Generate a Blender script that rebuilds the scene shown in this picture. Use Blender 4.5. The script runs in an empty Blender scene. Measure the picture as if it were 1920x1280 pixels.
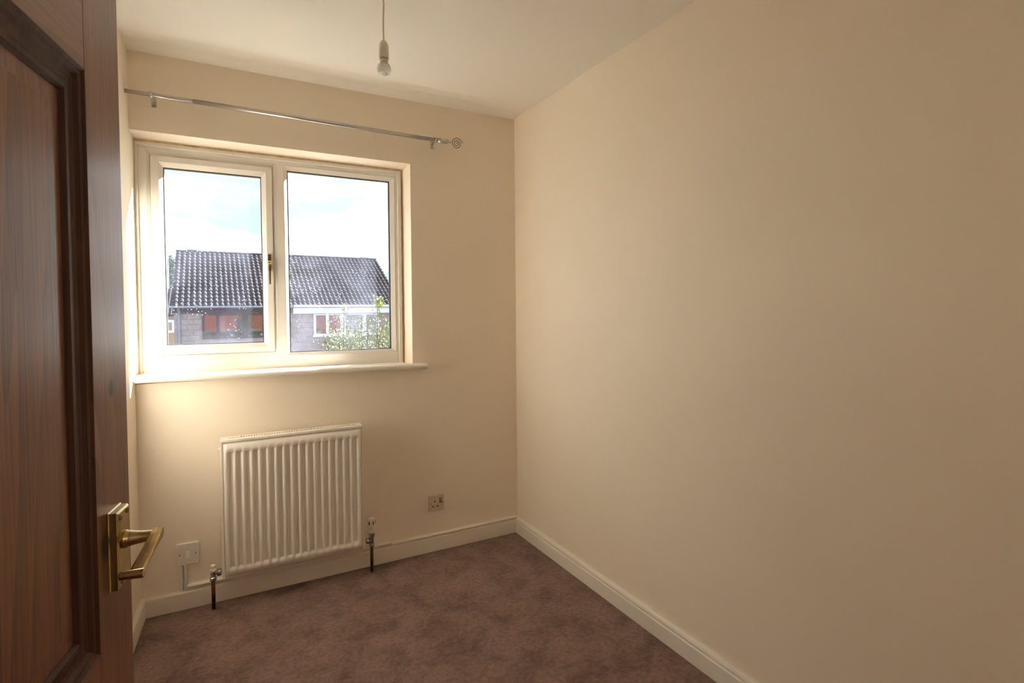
import bpy, bmesh, math, random
from mathutils import Vector, Matrix
random.seed(7)
S = bpy.context.scene
PI = math.pi

# ------------------------------------------------------------------ camera
cam_d = bpy.data.cameras.new('camera')
cam = bpy.data.objects.new('camera', cam_d)
S.collection.objects.link(cam)
S.camera = cam
CAM = Vector((-1.3578, -2.628, 1.3094))
yaw, pitch, roll = .4693, -.0239, -.008
fw = Vector((math.sin(yaw)*math.cos(pitch), math.cos(yaw)*math.cos(pitch), math.sin(pitch)))
rt = Vector((math.cos(yaw), -math.sin(yaw), 0))
up = rt.cross(fw)
r2 = rt*math.cos(roll) + up*math.sin(roll)
u2 = -rt*math.sin(roll) + up*math.cos(roll)
M = Matrix((r2, u2, -fw)).transposed().to_4x4()
M.translation = CAM
cam.matrix_world = M
cam_d.sensor_width = 36
cam_d.lens = 950.3185*36/1920
cam_d.shift_y = -(640-600.71)/1920
cam_d.clip_start = .01
cam_d.clip_end = 500

# ------------------------------------------------------------------ world, sun, exposure
SKY = 2.0
SUN = 31.0
S.view_settings.view_transform = 'Standard'
S.view_settings.look = 'None'
S.view_settings.gamma = 1
S.view_settings.use_curve_mapping = False
S.view_settings.exposure = 1.15
S.cycles.max_bounces = 16
S.cycles.diffuse_bounces = 12
S.cycles.transparent_max_bounces = 12

W = bpy.data.worlds.new('world'); S.world = W
W.use_nodes = True
nt = W.node_tree; nt.nodes.clear()
def N(nt, t, **kw):
    n = nt.nodes.new(t)
    for k, v in kw.items():
        if k.startswith('i_'): n.inputs[k[2:].replace('_', ' ')].default_value = v
        else: setattr(n, k, v)
    return n
def ramp(nt, stops, interp='LINEAR'):
    n = nt.nodes.new('ShaderNodeValToRGB'); cr = n.color_ramp; cr.interpolation = interp
    while len(cr.elements) < len(stops): cr.elements.new(.5)
    for e, (p, c) in zip(cr.elements, stops):
        e.position = p; e.color = (*c, 1) if len(c) == 3 else c
    return n
tc = N(nt, 'ShaderNodeTexCoord')
mp = N(nt, 'ShaderNodeMapping'); mp.inputs['Scale'].default_value = (2.2, 2.2, 8.5)
mp.inputs['Location'].default_value = (.35, .2, .55)
nz = N(nt, 'ShaderNodeTexNoise'); nz.inputs['Scale'].default_value = 1.25; nz.inputs['Detail'].default_value = 7
nz.inputs['Roughness'].default_value = .52; nz.inputs['Distortion'].default_value = .25
rp = ramp(nt, [(.39, (.20, .242, .256)), (.45, (.25, .268, .275)), (.53, (.5, .5, .495)), (.64, (1.25, 1.24, 1.22))])
bg = N(nt, 'ShaderNodeBackground'); bg.inputs['Strength'].default_value = SKY
wo = N(nt, 'ShaderNodeOutputWorld')
L = nt.links.new
L(tc.outputs['Generated'], mp.inputs[0]); L(mp.outputs[0], nz.inputs['Vector']); L(nz.outputs['Fac'], rp.inputs[0])
L(rp.outputs[0], bg.inputs[0]); L(bg.outputs[0], wo.inputs[0])

sun_d = bpy.data.lights.new('sun', 'SUN'); sun_d.energy = SUN; sun_d.angle = math.radians(.6); sun_d.color = (1, .97, .92)
sun = bpy.data.objects.new('sun', sun_d); S.collection.objects.link(sun)
sun.rotation_euler = Vector((-.213, -.1025, -.129)).to_track_quat('-Z', 'Y').to_euler()
sun.location = (20, 10, 12)

# ------------------------------------------------------------------ materials
def mat(name, col, rough=.5, metal=0., var=0., vscale=5., bump=0., bscale=200., coat=0., spec=.5, bdist=.002):
    m = bpy.data.materials.new(name); m.use_nodes = True
    t = m.node_tree; b = t.nodes['Principled BSDF']
    b.inputs['Base Color'].default_value = (*col, 1); b.inputs['Roughness'].default_value = rough
    b.inputs['Metallic'].default_value = metal; b.inputs['Coat Weight'].default_value = coat
    b.inputs['Specular IOR Level'].default_value = spec
    co = t.nodes.new('ShaderNodeTexCoord')
    if var:
        n = N(t, 'ShaderNodeTexNoise'); n.inputs['Scale'].default_value = vscale; n.inputs['Detail'].default_value = 5
        t.links.new(co.outputs['Object'], n.inputs['Vector'])
        r = ramp(t, [(.3, tuple(c*(1-var) for c in col)), (.7, tuple(min(1, c*(1+var)) for c in col))])
        t.links.new(n.outputs['Fac'], r.inputs[0]); t.links.new(r.outputs[0], b.inputs['Base Color'])
    if bump:
        n = N(t, 'ShaderNodeTexNoise'); n.inputs['Scale'].default_value = bscale; n.inputs['Detail'].default_value = 3
        t.links.new(co.outputs['Object'], n.inputs['Vector'])
        bu = N(t, 'ShaderNodeBump'); bu.inputs['Strength'].default_value = bump; bu.inputs['Distance'].default_value = bdist
        t.links.new(n.outputs['Fac'], bu.inputs['Height']); t.links.new(bu.outputs[0], b.inputs['Normal'])
    return m

PAINT = mat('wall_paint', (.87, .778, .65), .62, var=.015, vscale=2.5, bump=.25, bscale=90, bdist=.001)
CEIL = mat('ceiling_paint', (.86, .835, .78), .8, var=.01, vscale=2, bump=.2, bscale=60, bdist=.001)
GLOSSW = mat('white_gloss_paint', (.82, .77, .68), .3, bump=.15, bscale=40, bdist=.0008)
UPVC = mat('white_window_plastic', (.78, .75, .69), .28, var=.01, vscale=9)
CAULK = mat('aged_sealant', (.70, .56, .38), .7, var=.25, vscale=30)
RADW = mat('radiator_enamel', (.84, .80, .73), .27)
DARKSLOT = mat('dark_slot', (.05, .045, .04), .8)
GASKET = mat('black_rubber', (.03, .03, .035), .6)
PLAST = mat('white_plastic', (.74, .72, .68), .35)
PLAST2 = mat('ivory_plastic', (.80, .75, .62), .35)
CHROME = mat('dull_chrome', (.42, .40, .38), .25, 1., var=.2, vscale=60)
COPPER = mat('tarnished_copper', (.11, .045, .018), .38, .7, var=.4, vscale=30)
BRASS = mat('aged_brass', (.56, .43, .22), .22, 1., var=.22, vscale=28)
BRASSD = mat('dark_brass', (.16, .11, .06), .4, 1., var=.3, vscale=60)
SATIN = mat('satin_steel', (.55, .53, .52), .3, 1.)
WIRE = mat('dark_wire', (.16, .14, .11), .35, .9)
SCREW = mat('dull_screw', (.25, .2, .13), .4, .9)
CORD = mat('ivory_flex', (.78, .68, .5), .5)
OPAL = mat('opal_glass', (.88, .84, .76), .12, coat=.6)
OPAL.node_tree.nodes['Principled BSDF'].inputs['Subsurface Weight'].default_value = .8
OPAL.node_tree.nodes['Principled BSDF'].inputs['Subsurface Radius'].default_value = (.05, .05, .05)
OPAL.node_tree.nodes['Principled BSDF'].inputs['Subsurface Scale'].default_value = 1.
BAY = mat('bayonet_brass', (.16, .13, .1), .4, .8)

def wood(name, a, b_, knots=()):
    m = bpy.data.materials.new(name); m.use_nodes = True
    t = m.node_tree; b = t.nodes['Principled BSDF']; l = t.links.new
    co = t.nodes.new('ShaderNodeTexCoord')
    mp = N(t, 'ShaderNodeMapping'); mp.inputs['Scale'].default_value = (6, 6, .5)
    l(co.outputs['Object'], mp.inputs[0])
    n1 = N(t, 'ShaderNodeTexNoise'); n1.inputs['Scale'].default_value = 1.0; n1.inputs['Detail'].default_value = 3; n1.inputs['Distortion'].default_value = .6
    l(mp.outputs[0], n1.inputs['Vector'])
    # cathedral figure: contour lines of a slow noise
    mu = N(t, 'ShaderNodeMath', operation='MULTIPLY'); mu.inputs[1].default_value = 8.0
    l(n1.outputs['Fac'], mu.inputs[0])
    fr = N(t, 'ShaderNodeMath', operation='FRACT'); l(mu.outputs[0], fr.inputs[0])
    mp2 = N(t, 'ShaderNodeMapping'); mp2.inputs['Scale'].default_value = (150, 150, 3)
    l(co.outputs['Object'], mp2.inputs[0])
    n2 = N(t, 'ShaderNodeTexNoise'); n2.inputs['Scale'].default_value = 1.5; n2.inputs['Detail'].default_value = 4
    l(mp2.outputs[0], n2.inputs['Vector'])
    mx = N(t, 'ShaderNodeMath', operation='MULTIPLY_ADD'); mx.inputs[1].default_value = .30
    l(fr.outputs[0], mx.inputs[0]); l(n2.outputs['Fac'], mx.inputs[2])
    r = ramp(t, [(.32, b_), (.85, a)])
    l(mx.outputs[0], r.inputs[0]); out = r.outputs[0]
    for (kx, kz, rad) in knots:
        d = N(t, 'ShaderNodeVectorMath', operation='SUBTRACT'); d.inputs[1].default_value = (kx, 0, kz)
        l(co.outputs['Object'], d.inputs[0])
        sc = N(t, 'ShaderNodeVectorMath', operation='MULTIPLY'); sc.inputs[1].default_value = (1/rad, 0, .62/rad)
        l(d.outputs[0], sc.inputs[0])
        ln = N(t, 'ShaderNodeVectorMath', operation='LENGTH'); l(sc.outputs[0], ln.inputs[0])
        kr = ramp(t, [(.55, (0, 0, 0)), (1., (1, 1, 1))]); l(ln.outputs['Value'], kr.inputs[0])
        mi = N(t, 'ShaderNodeMix', data_type='RGBA'); l(kr.outputs[0], mi.inputs['Factor'])
        mi.inputs['A'].default_value = (.012, .008, .006, 1); l(out, mi.inputs['B']); out = mi.outputs['Result']
    l(out, b.inputs['Base Color'])
    b.inputs['Roughness'].default_value = .34; b.inputs['Specular IOR Level'].default_value = .5
    b.inputs['Coat Weight'].default_value = .4; b.inputs['Coat Roughness'].default_value = .25
    bu = N(t, 'ShaderNodeBump'); bu.inputs['Strength'].default_value = .25; bu.inputs['Distance'].default_value = .0006
    l(n2.outputs['Fac'], bu.inputs['Height']); l(bu.outputs[0], b.inputs['Normal'])
    return m
DX = .762
WOOD = wood('stained_pine', (.225, .078, .036), (.085, .027, .012), knots=((DX-.062, 1.19, .0105), (DX-.098, .953, .017)))
WOODM = wood('stained_pine_moulding', (.085, .030, .013), (.032, .012, .006))

_w = WOODM.node_tree.nodes['Principled BSDF']; _w.inputs['Coat Weight'].default_value = 0; _w.inputs['Roughness'].default_value = .5; _w.inputs['Specular IOR Level'].default_value = .3

def carpet_mat():
    m = bpy.data.materials.new('brown_carpet'); m.use_nodes = True
    t = m.node_tree; b = t.nodes['Principled BSDF']; l = t.links.new
    co = t.nodes.new('ShaderNodeTexCoord')
    n1 = N(t, 'ShaderNodeTexNoise'); n1.inputs['Scale'].default_value = 6.5; n1.inputs['Detail'].default_value = 8; n1.inputs['Roughness'].default_value = .68; n1.inputs['Distortion'].default_value = .35
    n2 = N(t, 'ShaderNodeTexNoise'); n2.inputs['Scale'].default_value = 60; n2.inputs['Detail'].default_value = 2
    l(co.outputs['Object'], n1.inputs['Vector']); l(co.outputs['Object'], n2.inputs['Vector'])
    r = ramp(t, [(.36, (.15, .09, .07)), (.52, (.235, .145, .115)), (.66, (.28, .172, .137))])
    l(n1.outputs['Fac'], r.inputs[0])
    mi = N(t, 'ShaderNodeMix', data_type='RGBA', blend_type='MULTIPLY'); mi.inputs['Factor'].default_value = .5
    r2 = ramp(t, [(.3, (.55, .55, .55)), (.7, (1.25, 1.25, 1.25))]); l(n2.outputs['Fac'], r2.inputs[0])
    l(r.outputs[0], mi.inputs['A']); l(r2.outputs[0], mi.inputs['B']); l(mi.outputs['Result'], b.inputs['Base Color'])
    b.inputs['Roughness'].default_value = .95; b.inputs['Specular IOR Level'].default_value = .1
    b.inputs['Sheen Weight'].default_value = .25; b.inputs['Sheen Roughness'].default_value = .5
    ad = N(t, 'ShaderNodeMath', operation='MULTIPLY_ADD'); ad.inputs[1].default_value = 3.0
    l(n1.outputs['Fac'], ad.inputs[0]); l(n2.outputs['Fac'], ad.inputs[2])
    bu = N(t, 'ShaderNodeBump'); bu.inputs['Strength'].default_value = .7; bu.inputs['Distance'].default_value = .004
    l(ad.outputs[0], bu.inputs['Height']); l(bu.outputs[0], b.inputs['Normal'])
    return m
CARPET = carpet_mat()

def glass_mat():
    m = bpy.data.materials.new('dusty_window_glass'); m.use_nodes = True
    t = m.node_tree; t.nodes.clear(); l = t.links.new
    o = t.nodes.new('ShaderNodeOutputMaterial'); co = t.nodes.new('ShaderNodeTexCoord')
    tr = N(t, 'ShaderNodeBsdfTransparent'); tr.inputs[0].default_value = (.97, .985, .985, 1)
    gl = N(t, 'ShaderNodeBsdfGlossy'); gl.inputs['Roughness'].default_value = .02
    lw = N(t, 'ShaderNodeLayerWeight'); lw.inputs['Blend'].default_value = .5
    pw = N(t, 'ShaderNodeMath', operation='POWER'); pw.inputs[1].default_value = 5; l(lw.outputs['Facing'], pw.inputs[0])
    fr = N(t, 'ShaderNodeMath', operation='MULTIPLY_ADD'); fr.inputs[1].default_value = .9; fr.inputs[2].default_value = .03; l(pw.outputs[0], fr.inputs[0])
    m1 = N(t, 'ShaderNodeMixShader'); l(fr.outputs[0], m1.inputs[0]); l(tr.outputs[0], m1.inputs[1]); l(gl.outputs[0], m1.inputs[2])
    df = N(t, 'ShaderNodeBsdfTranslucent'); df.inputs[0].default_value = (.62, .68, .9, 1)
    n1 = N(t, 'ShaderNodeTexNoise'); n1.inputs['Scale'].default_value = 5; n1.inputs['Detail'].default_value = 5; n1.inputs['Distortion'].default_value = .6
    l(co.outputs['Object'], n1.inputs['Vector'])
    r1 = ramp(t, [(.42, (.006, .006, .006)), (.75, (.028, .028, .028))]); l(n1.outputs['Fac'], r1.inputs[0])
    v = N(t, 'ShaderNodeTexVoronoi'); v.inputs['Scale'].default_value = 75; v.inputs['Randomness'].default_value = 1.
    l(co.outputs['Object'], v.inputs['Vector'])
    r2 = ramp(t, [(.09, (.5, .5, .5)), (.16, (0, 0, 0))]); l(v.outputs['Distance'], r2.inputs[0])
    n3 = N(t, 'ShaderNodeTexNoise'); n3.inputs['Scale'].default_value = 9; l(co.outputs['Object'], n3.inputs['Vector'])
    r3 = ramp(t, [(.52, (0, 0, 0)), (.62, (1, 1, 1))]); l(n3.outputs['Fac'], r3.inputs[0])
    mu = N(t, 'ShaderNodeMath', operation='MULTIPLY'); l(r2.outputs[0], mu.inputs[0]); l(r3.outputs[0], mu.inputs[1])
    ad = N(t, 'ShaderNodeMath', operation='ADD', use_clamp=True); l(r1.outputs[0], ad.inputs[0]); l(mu.outputs[0], ad.inputs[1])
    m2 = N(t, 'ShaderNodeMixShader'); l(ad.outputs[0], m2.inputs[0]); l(m1.outputs[0], m2.inputs[1]); l(df.outputs[0], m2.inputs[2])
    l(m2.outputs[0], o.inputs['Surface'])
    return m
GLASS = glass_mat()

# outdoors
TILE = mat('roof_tile_concrete', (.038, .035, .042), .95, var=.35, vscale=3.2, bump=.4, bscale=30, bdist=.01, spec=.12)
HBRICK = mat('house_wall', (.25, .225, .25), .85, var=.14, vscale=4, bump=.3, bscale=20, bdist=.01)
HMORT = mat('house_mortar', (.13, .115, .115), .9)
CLAD = mat('dark_cladding', (.055, .038, .04), .7, var=.2, vscale=3)
HWHITE = mat('outdoor_white_paint', (.55, .62, .82), .5)
HGUT = mat('grey_gutter', (.17, .19, .27), .4)
HDARK = mat('dark_window_frame', (.03, .026, .03), .5)
PANE = mat('dark_pane', (.02, .022, .022), .03, coat=1., spec=.5)
CURT = mat('house_curtain', (.16, .2, .2), .8)
REDB = mat('red_brick_outside', (.36, .11, .08), .85, var=.12, vscale=3)
TANP = mat('tan_panel', (.62, .48, .22), .7, var=.1, vscale=4)
GREYF = mat('grey_flat_roof', (.22, .22, .2), .7)
LEAFM = mat('leaf_green', (.15, .21, .05), .45, var=.35, vscale=2.5)
LEAFY = mat('leaf_yellow_green', (.20, .26, .04), .4, var=.25, vscale=3)
LEAFM2 = mat('far_foliage', (.035, .055, .02), .6, var=.4, vscale=1)
BARK = mat('bark', (.10, .07, .05), .9)
GRASS = mat('outdoor_ground', (.10, .10, .08), .9, var=.3, vscale=.6)
TANW = mat('tan_far_wall', (.28, .2, .15), .85)
MAST = mat('aerial_metal', (.30, .38, .42), .4, .6)

# ------------------------------------------------------------------ mesh helpers
def obj(name, bm, m=None, parent=None, smooth=False, mats=None):
    bmesh.ops.recalc_face_normals(bm, faces=bm.faces)
    me = bpy.data.meshes.new(name); bm.to_mesh(me); bm.free()
    for x in (mats or [m]): me.materials.append(x)
    if smooth:
        for p in me.polygons: p.use_smooth = True
    o = bpy.data.objects.new(name, me); S.collection.objects.link(o)
    if parent: o.parent = parent
    return o
def bevel(o, w, seg=2, ang=35):
    b = o.modifiers.new('bevel', 'BEVEL'); b.width = w; b.segments = seg; b.limit_method = 'ANGLE'; b.angle_limit = math.radians(ang)
    return o
def box(bm, x0, x1, y0, y1, z0, z1, mi=0):
    v = [bm.verts.new((x, y, z)) for x in (x0, x1) for y in (y0, y1) for z in (z0, z1)]
    for f in ((0, 1, 3, 2), (4, 6, 7, 5), (0, 4, 5, 1), (2, 3, 7, 6), (0, 2, 6, 4), (1, 5, 7, 3)):
        bm.faces.new([v[i] for i in f]).material_index = mi
    return v
def bx(*a):
    bm = bmesh.new(); box(bm, *a); return bm
def hexa(bm, p):           # 8 points: bottom 4, top 4 in the same order
    v = [bm.verts.new(q) for q in p]
    for f in ((0, 1, 2, 3), (4, 7, 6, 5), (0, 4, 5, 1), (1, 5, 6, 2), (2, 6, 7, 3), (3, 7, 4, 0)):
        bm.faces.new([v[i] for i in f])
def frame_ring(bm, outer, inner, y0, y1, yi0=None):
    """mitred ring between rectangles (x0,x1,z0,z1); y0 room face at outer edge, yi0 room face at inner edge, y1 back"""
    yi0 = y0 if yi0 is None else yi0
    def c(r): return [(r[0], r[2]), (r[1], r[2]), (r[1], r[3]), (r[0], r[3])]
    O, I = c(outer), c(inner)
    for k in range(4):
        a, b = k, (k+1) % 4
        hexa(bm, [(O[a][0], y0, O[a][1]), (O[b][0], y0, O[b][1]), (I[b][0], yi0, I[b][1]), (I[a][0], yi0, I[a][1]),
                  (O[a][0], y1, O[a][1]), (O[b][0], y1, O[b][1]), (I[b][0], y1, I[b][1]), (I[a][0], y1, I[a][1])])
def tube(bm, pts, r, n=10, caps=True, flat=None):
    pts = [Vector(p) for p in pts]; rings = []
    prev = None
    for i, p in enumerate(pts):
        t = (pts[min(i+1, len(pts)-1)] - pts[max(i-1, 0)]).normalized()
        if prev is None:
            a = Vector((0, 0, 1)) if abs(t.z) < .9 else Vector((1, 0, 0))
            u = t.cross(a).normalized()
        else:
            u = (prev - t*prev.dot(t)).normalized()
        prev = u; w = t.cross(u)
        rr = r[i] if isinstance(r, (list, tuple)) else r
        rings.append([bm.verts.new(p + u*math.cos(2*PI*k/n)*rr + w*math.sin(2*PI*k/n)*rr) for k in range(n)])
    for a, b in zip(rings, rings[1:]):
        for k in range(n): bm.faces.new((a[k], a[(k+1) % n], b[(k+1) % n], b[k]))
    if caps:
        bm.faces.new(rings[0][::-1]); bm.faces.new(rings[-1])
def tub(*a, **k):
    bm = bmesh.new(); tube(bm, *a, **k); return bm
def lathe(bm, prof, c=(0, 0, 0), ax='z', n=24):
    """prof: list of (radius, height)"""
    rings = []
    for r, h in prof:
        ring = []
        for k in range(n):
            a = 2*PI*k/n; x, y = r*math.cos(a), r*math.sin(a)
            p = (x, y, h) if ax == 'z' else ((h, x, y) if ax == 'x' else (x, h, y))
            ring.append(bm.verts.new(Vector(c)+Vector(p)))
        rings.append(ring)
    for a, b in zip(rings, rings[1:]):
        for k in range(n): bm.faces.new((a[k], a[(k+1) % n], b[(k+1) % n], b[k]))
    bm.faces.new(rings[0][::-1]); bm.faces.new(rings[-1])
def lat(*a, **k):
    bm = bmesh.new(); lathe(bm, *a, **k); return bm
def extr(bm, prof, p0, p1, dirv):
    """extrude a 2d profile (depth, z) from p0 to p1; dirv = horizontal unit vector of depth"""
    a = []; b = []
    for d, z in prof:
        a.append(bm.verts.new((p0[0]+dirv[0]*d, p0[1]+dirv[1]*d, z)))
        b.append(bm.verts.new((p1[0]+dirv[0]*d, p1[1]+dirv[1]*d, z)))
    n = len(prof)
    for k in range(n): bm.faces.new((a[k], a[(k+1) % n], b[(k+1) % n], b[k]))
    bm.faces.new(a[::-1]); bm.faces.new(b)
def empty(name, loc=(0, 0, 0), rz=0, label=None, cat=None, group=None, kind=None):
    o = bpy.data.objects.new(name, None); S.collection.objects.link(o)
    o.location = loc; o.rotation_euler = (0, 0, rz); o.empty_display_size = .05
    return tag(o, label, cat, group, kind)
def tag(o, label=None, cat=None, group=None, kind=None):
    if label: o['label'] = label
    if cat: o['category'] = cat
    if group: o['group'] = group
    if kind: o['kind'] = kind
    return o
def st(o, label, cat): return tag(o, label, cat, kind='structure')
def shift(o, d):
    o.data.transform(Matrix.Translation(Vector(d))); return o

# ------------------------------------------------------------------ room shell
XL = -1.814; H = 2.4; RD = .0536; YB = -2.42; YO = .17
def xr(y): return -RD*y          # right wall is slightly out of square (opens toward the door)
OX = -.617; ZS, ZT = 1.0, 2.072    # window opening

def wall_grid():
    bm = bmesh.new()
    # below the opening, right of it, above it (room face at y=0, outside face at y=YO)
    box(bm, XL-.12, OX, 0, YO, -.1, ZS)
    box(bm, OX, .12, 0, YO, -.1, 2.5)
    box(bm, XL-.12, OX, 0, YO, ZT, 2.5)
    # left end beyond the room and the splayed reveals
    hexa(bm, [(OX, 0, ZS), (OX, YO, ZS), (OX-.036, YO, ZS), (OX-.0005, 0, ZS),
              (OX, 0, ZT), (OX, YO, ZT), (OX-.036, YO, ZT), (OX-.0005, 0, ZT)])
    hexa(bm, [(XL-.12, 0, ZT-.0005), (OX, 0, ZT-.0005), (OX, YO, ZT-.024), (XL-.12, YO, ZT-.024),
              (XL-.12, 0, ZT), (OX, 0, ZT), (OX, YO, ZT), (XL-.12, YO, ZT)])
    return bm
st(obj('wall_far', wall_grid(), PAINT), 'peach painted wall holding the window, radiator and curtain pole', 'wall')
bm = bmesh.new()
hexa(bm, [(0, 0, -.1), (.12, 0, -.1), (xr(-3.9)+.12, -3.9, -.1), (xr(-3.9), -3.9, -.1),
          (0, 0, 2.5), (.12, 0, 2.5), (xr(-3.9)+.12, -3.9, 2.5), (xr(-3.9), -3.9, 2.5)])
st(obj('wall_right', bm, PAINT), 'large blank peach painted wall on the right', 'wall')
st(obj('wall_left', bx(XL-.12, XL, -3.9, YO-.02, -.1, 2.5), PAINT), 'narrow strip of peach wall behind the open door', 'wall')
bm = bmesh.new()            # wall with the doorway the picture is taken from
box(bm, XL, -1.72, YB-.1, YB, -.0, H); box(bm, -.42, xr(YB), YB-.1, YB, -.0, H); box(bm, -1.72, -.42, YB-.1, YB, 2.03, H)
st(obj('wall_back', bm, PAINT), 'peach wall around the doorway at the near end of the room', 'wall')
st(obj('wall_hall', bx(XL-.12, xr(-3.8)+.1, -3.9, -3.8, -.1, 2.5), CEIL), 'pale landing wall opposite the doorway', 'wall')
# floor with slightly uneven carpet
bm = bmesh.new(); nx, ny = 60, 90
import mathutils
vv = []
for j in range(ny+1):
    for i in range(nx+1):
        x = XL-.05 + (xr(-3.9)+.05-XL+.05)*i/nx; y = -3.9 + 3.95*j/ny
        z = .0035*mathutils.noise.noise(Vector((x*7, y*7, 0))) + .002*mathutils.noise.noise(Vector((x*21, y*21, 3)))
        vv.append(bm.verts.new((x, y, z-.002)))
for j in range(ny):
    for i in range(nx):
        a = j*(nx+1)+i; bm.faces.new((vv[a], vv[a+1], vv[a+nx+2], vv[a+nx+1]))
lo = [bm.verts.new((x, y, -.1)) for x, y in ((XL-.05, -3.9), (xr(-3.9)+.05, -3.9), (xr(-3.9)+.05, .05), (XL-.05, .05))]
bm.faces.new(lo)
for k, rng in enumerate(([i for i in range(nx+1)], [j*(nx+1)+nx for j in range(ny+1)], [ny*(nx+1)+i for i in range(nx, -1, -1)], [j*(nx+1) for j in range(ny, -1, -1)])):
    bm.faces.new([vv[i] for i in rng] + [lo[(k+1) % 4], lo[k]])
st(obj('floor', bm, CARPET, smooth=False), 'mottled brown carpet covering the floor', 'floor')
for p in bpy.data.objects['floor'].data.polygons:
    if len(p.vertices) == 4: p.use_smooth = True
# ceiling with the soft roll of plaster that runs along the window wall
bm = bmesh.new()
prof = [(0, 2.400), (-.03, 2.402), (-.06, 2.405), (-.085, 2.4095), (-.11, 2.411), (-.14, 2.4095), (-.18, 2.407), (-.3, 2.405), (-3.9, 2.405), (-3.9, 2.52), (.17, 2.52), (.17, 2.4)]
a = [bm.verts.new((XL-.1, y, z)) for y, z in prof]; b = [bm.verts.new((.4, y, z)) for y, z in prof]
for k in range(len(prof)): bm.faces.new((a[k], a[(k+1) % len(prof)], b[(k+1) % len(prof)], b[k]))
bm.faces.new(a[::-1]); bm.faces.new(b)
st(obj('ceiling', bm, CEIL), 'off white ceiling with a soft plaster roll along the window wall', 'ceiling')

# added unseen fill globe behind the camera; its glow brightens the far wall
FILL_GLOW = bpy.data.materials.new('fill_globe_glow'); FILL_GLOW.use_nodes = True
_b = FILL_GLOW.node_tree.nodes['Principled BSDF']; _b.inputs['Emission Color'].default_value = (1, .92, .82, 1); _b.inputs['Emission Strength'].default_value = 6
wl = empty('added_fill_globe', (-1.07, -3.8, 1.75), 0, 'added glowing fill globe on the landing wall, out of view, brightening the room', 'fill light')
obj('back_plate', lat([(.05, .0), (.05, .015), (.02, .03), (.015, .07)], (0, 0, 0), 'y', 20), mat('fill_mount_white', (.8, .78, .74), .4), wl)
bm = bmesh.new(); bmesh.ops.create_uvsphere(bm, u_segments=24, v_segments=14, radius=.09, matrix=Matrix.Translation((0, .15, 0)))
obj('globe', bm, FILL_GLOW, wl, smooth=True)

# skirting
def ogee(h, t): return [(0, 0), (t, 0), (t, h*.70), (t-.004, h*.725), (t-.0055, h*.75), (t-.0035, h*.79), (t-.003, h*.85), (t-.006, h*.93), (t-.011, h*.985), (t-.014, h), (0, h)]
plain = lambda h, t: [(0, 0), (t, 0), (t, h*.93), (t-.004, h), (0, h)]
HS = .082
bm = bmesh.new(); extr(bm, ogee(HS+.006, .02), (0, 0), (xr(-2.42), -2.42), (-.99857, -RD))
st(obj('baseboard_right', bm, GLOSSW), 'white moulded skirting board along the right wall', 'skirting board')
bm = bmesh.new(); extr(bm, plain(.078, .018), (XL, 0), (0, 0), (0, -1))
st(obj('baseboard_far', bm, GLOSSW), 'white skirting board under the radiator', 'skirting board')
bm = bmesh.new(); extr(bm, plain(HS, .018), (XL, YB), (XL, 0), (1, 0))
st(obj('baseboard_left', bm, GLOSSW), 'white skirting board on the left wall beside the door edge', 'skirting board')

# door frame (off camera) in the doorway
bm = bmesh.new()
box(bm, -1.72, -1.68, YB-.11, YB-.0, 0, 2.03); box(bm, -.46, -.42, YB-.11, YB, 0, 2.03); box(bm, -1.68, -.46, YB-.11, YB, 1.99, 2.03)
st(obj('trim_1', bm, GLOSSW), 'white door lining around the doorway', 'door frame')

# ------------------------------------------------------------------ window
win = empty('window_1', (XL, .09, 1.03), 0, 'white plastic casement window with two panes above the sill', 'window', kind='structure')
WO = Vector((XL, .09, 1.03))
def wobj(name, bm, m, parent=None, **k):
    # built in world coordinates, stored relative to the window's origin; sill line drops a touch to the right
    for v in bm.verts:
        w = max(0, min(1, (1.2-v.co.z)/.2)); v.co.z += w*.007*(1-2*(v.co.x-XL)/1.16)
        v.co -= WO
    return obj(name, bm, m, parent or win, **k)
YF = .09
fo = (-1.803, -.668, 1.029, 2.034)      # outer frame
bm = bmesh.new()
frame_ring(bm, (XL+.0, -.6485, 1.029, 2.050), (-1.801, -.6655, 1.029, 2.0335), YF-.006, YF+.03, YF-.012)
bevel(wobj('window_trim', bm, UPVC), .002)
bm = bmesh.new(); frame_ring(bm, (XL-.01, -.644, 1.02, 2.062), (XL+.004, -.652, 1.03, 2.046), YF-.001, YF+.03, YF-.001)
wobj('sealant', bm, CAULK)
# frame: outer ring with a chamfered lip, mullion
bm = bmesh.new()
frame_ring(bm, (-1.802, -.664, 1.029, 2.034), (-1.7705, -.6725, 1.098 if False else 1.086, 2.018), YF, YF+.06)
frame_ring(bm, (-1.7705, -1.2455, 1.086, 2.018), (-1.7585, -1.2715, 1.108, 1.999), YF, YF+.06, YF+.008)
box(bm, -1.2590, -1.2205, YF, YF+.06, 1.08, 2.02)
box(bm, -1.2715, -1.2590, YF+.004, YF+.06, 1.1, 2.02)
bevel(wobj('frame', bm, UPVC), .0022)
# lip right of the sash catches the light
bm = bmesh.new()
hexa(bm, [(-1.2590, YF-.0008, 1.1), (-1.2590, YF+.02, 1.1), (-1.2712, YF+.02, 1.1), (-1.2712, YF+.008, 1.1),
          (-1.2590, YF-.0008, 2.012), (-1.2590, YF+.02, 2.012), (-1.2712, YF+.02, 2.0), (-1.2712, YF+.008, 2.0)])
wobj('frame_lip', bm, UPVC)
# thin dark strip along the gap between frame and sash
bm = bmesh.new(); frame_ring(bm, (-1.7592, -1.2704, 1.1076, 1.9996), (-1.7566, -1.2730, 1.1102, 1.9970), YF+.0065, YF+.03)
wobj('gap_strip', bm, mat('gap_strip_grey', (.22, .2, .17), .7))
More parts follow.
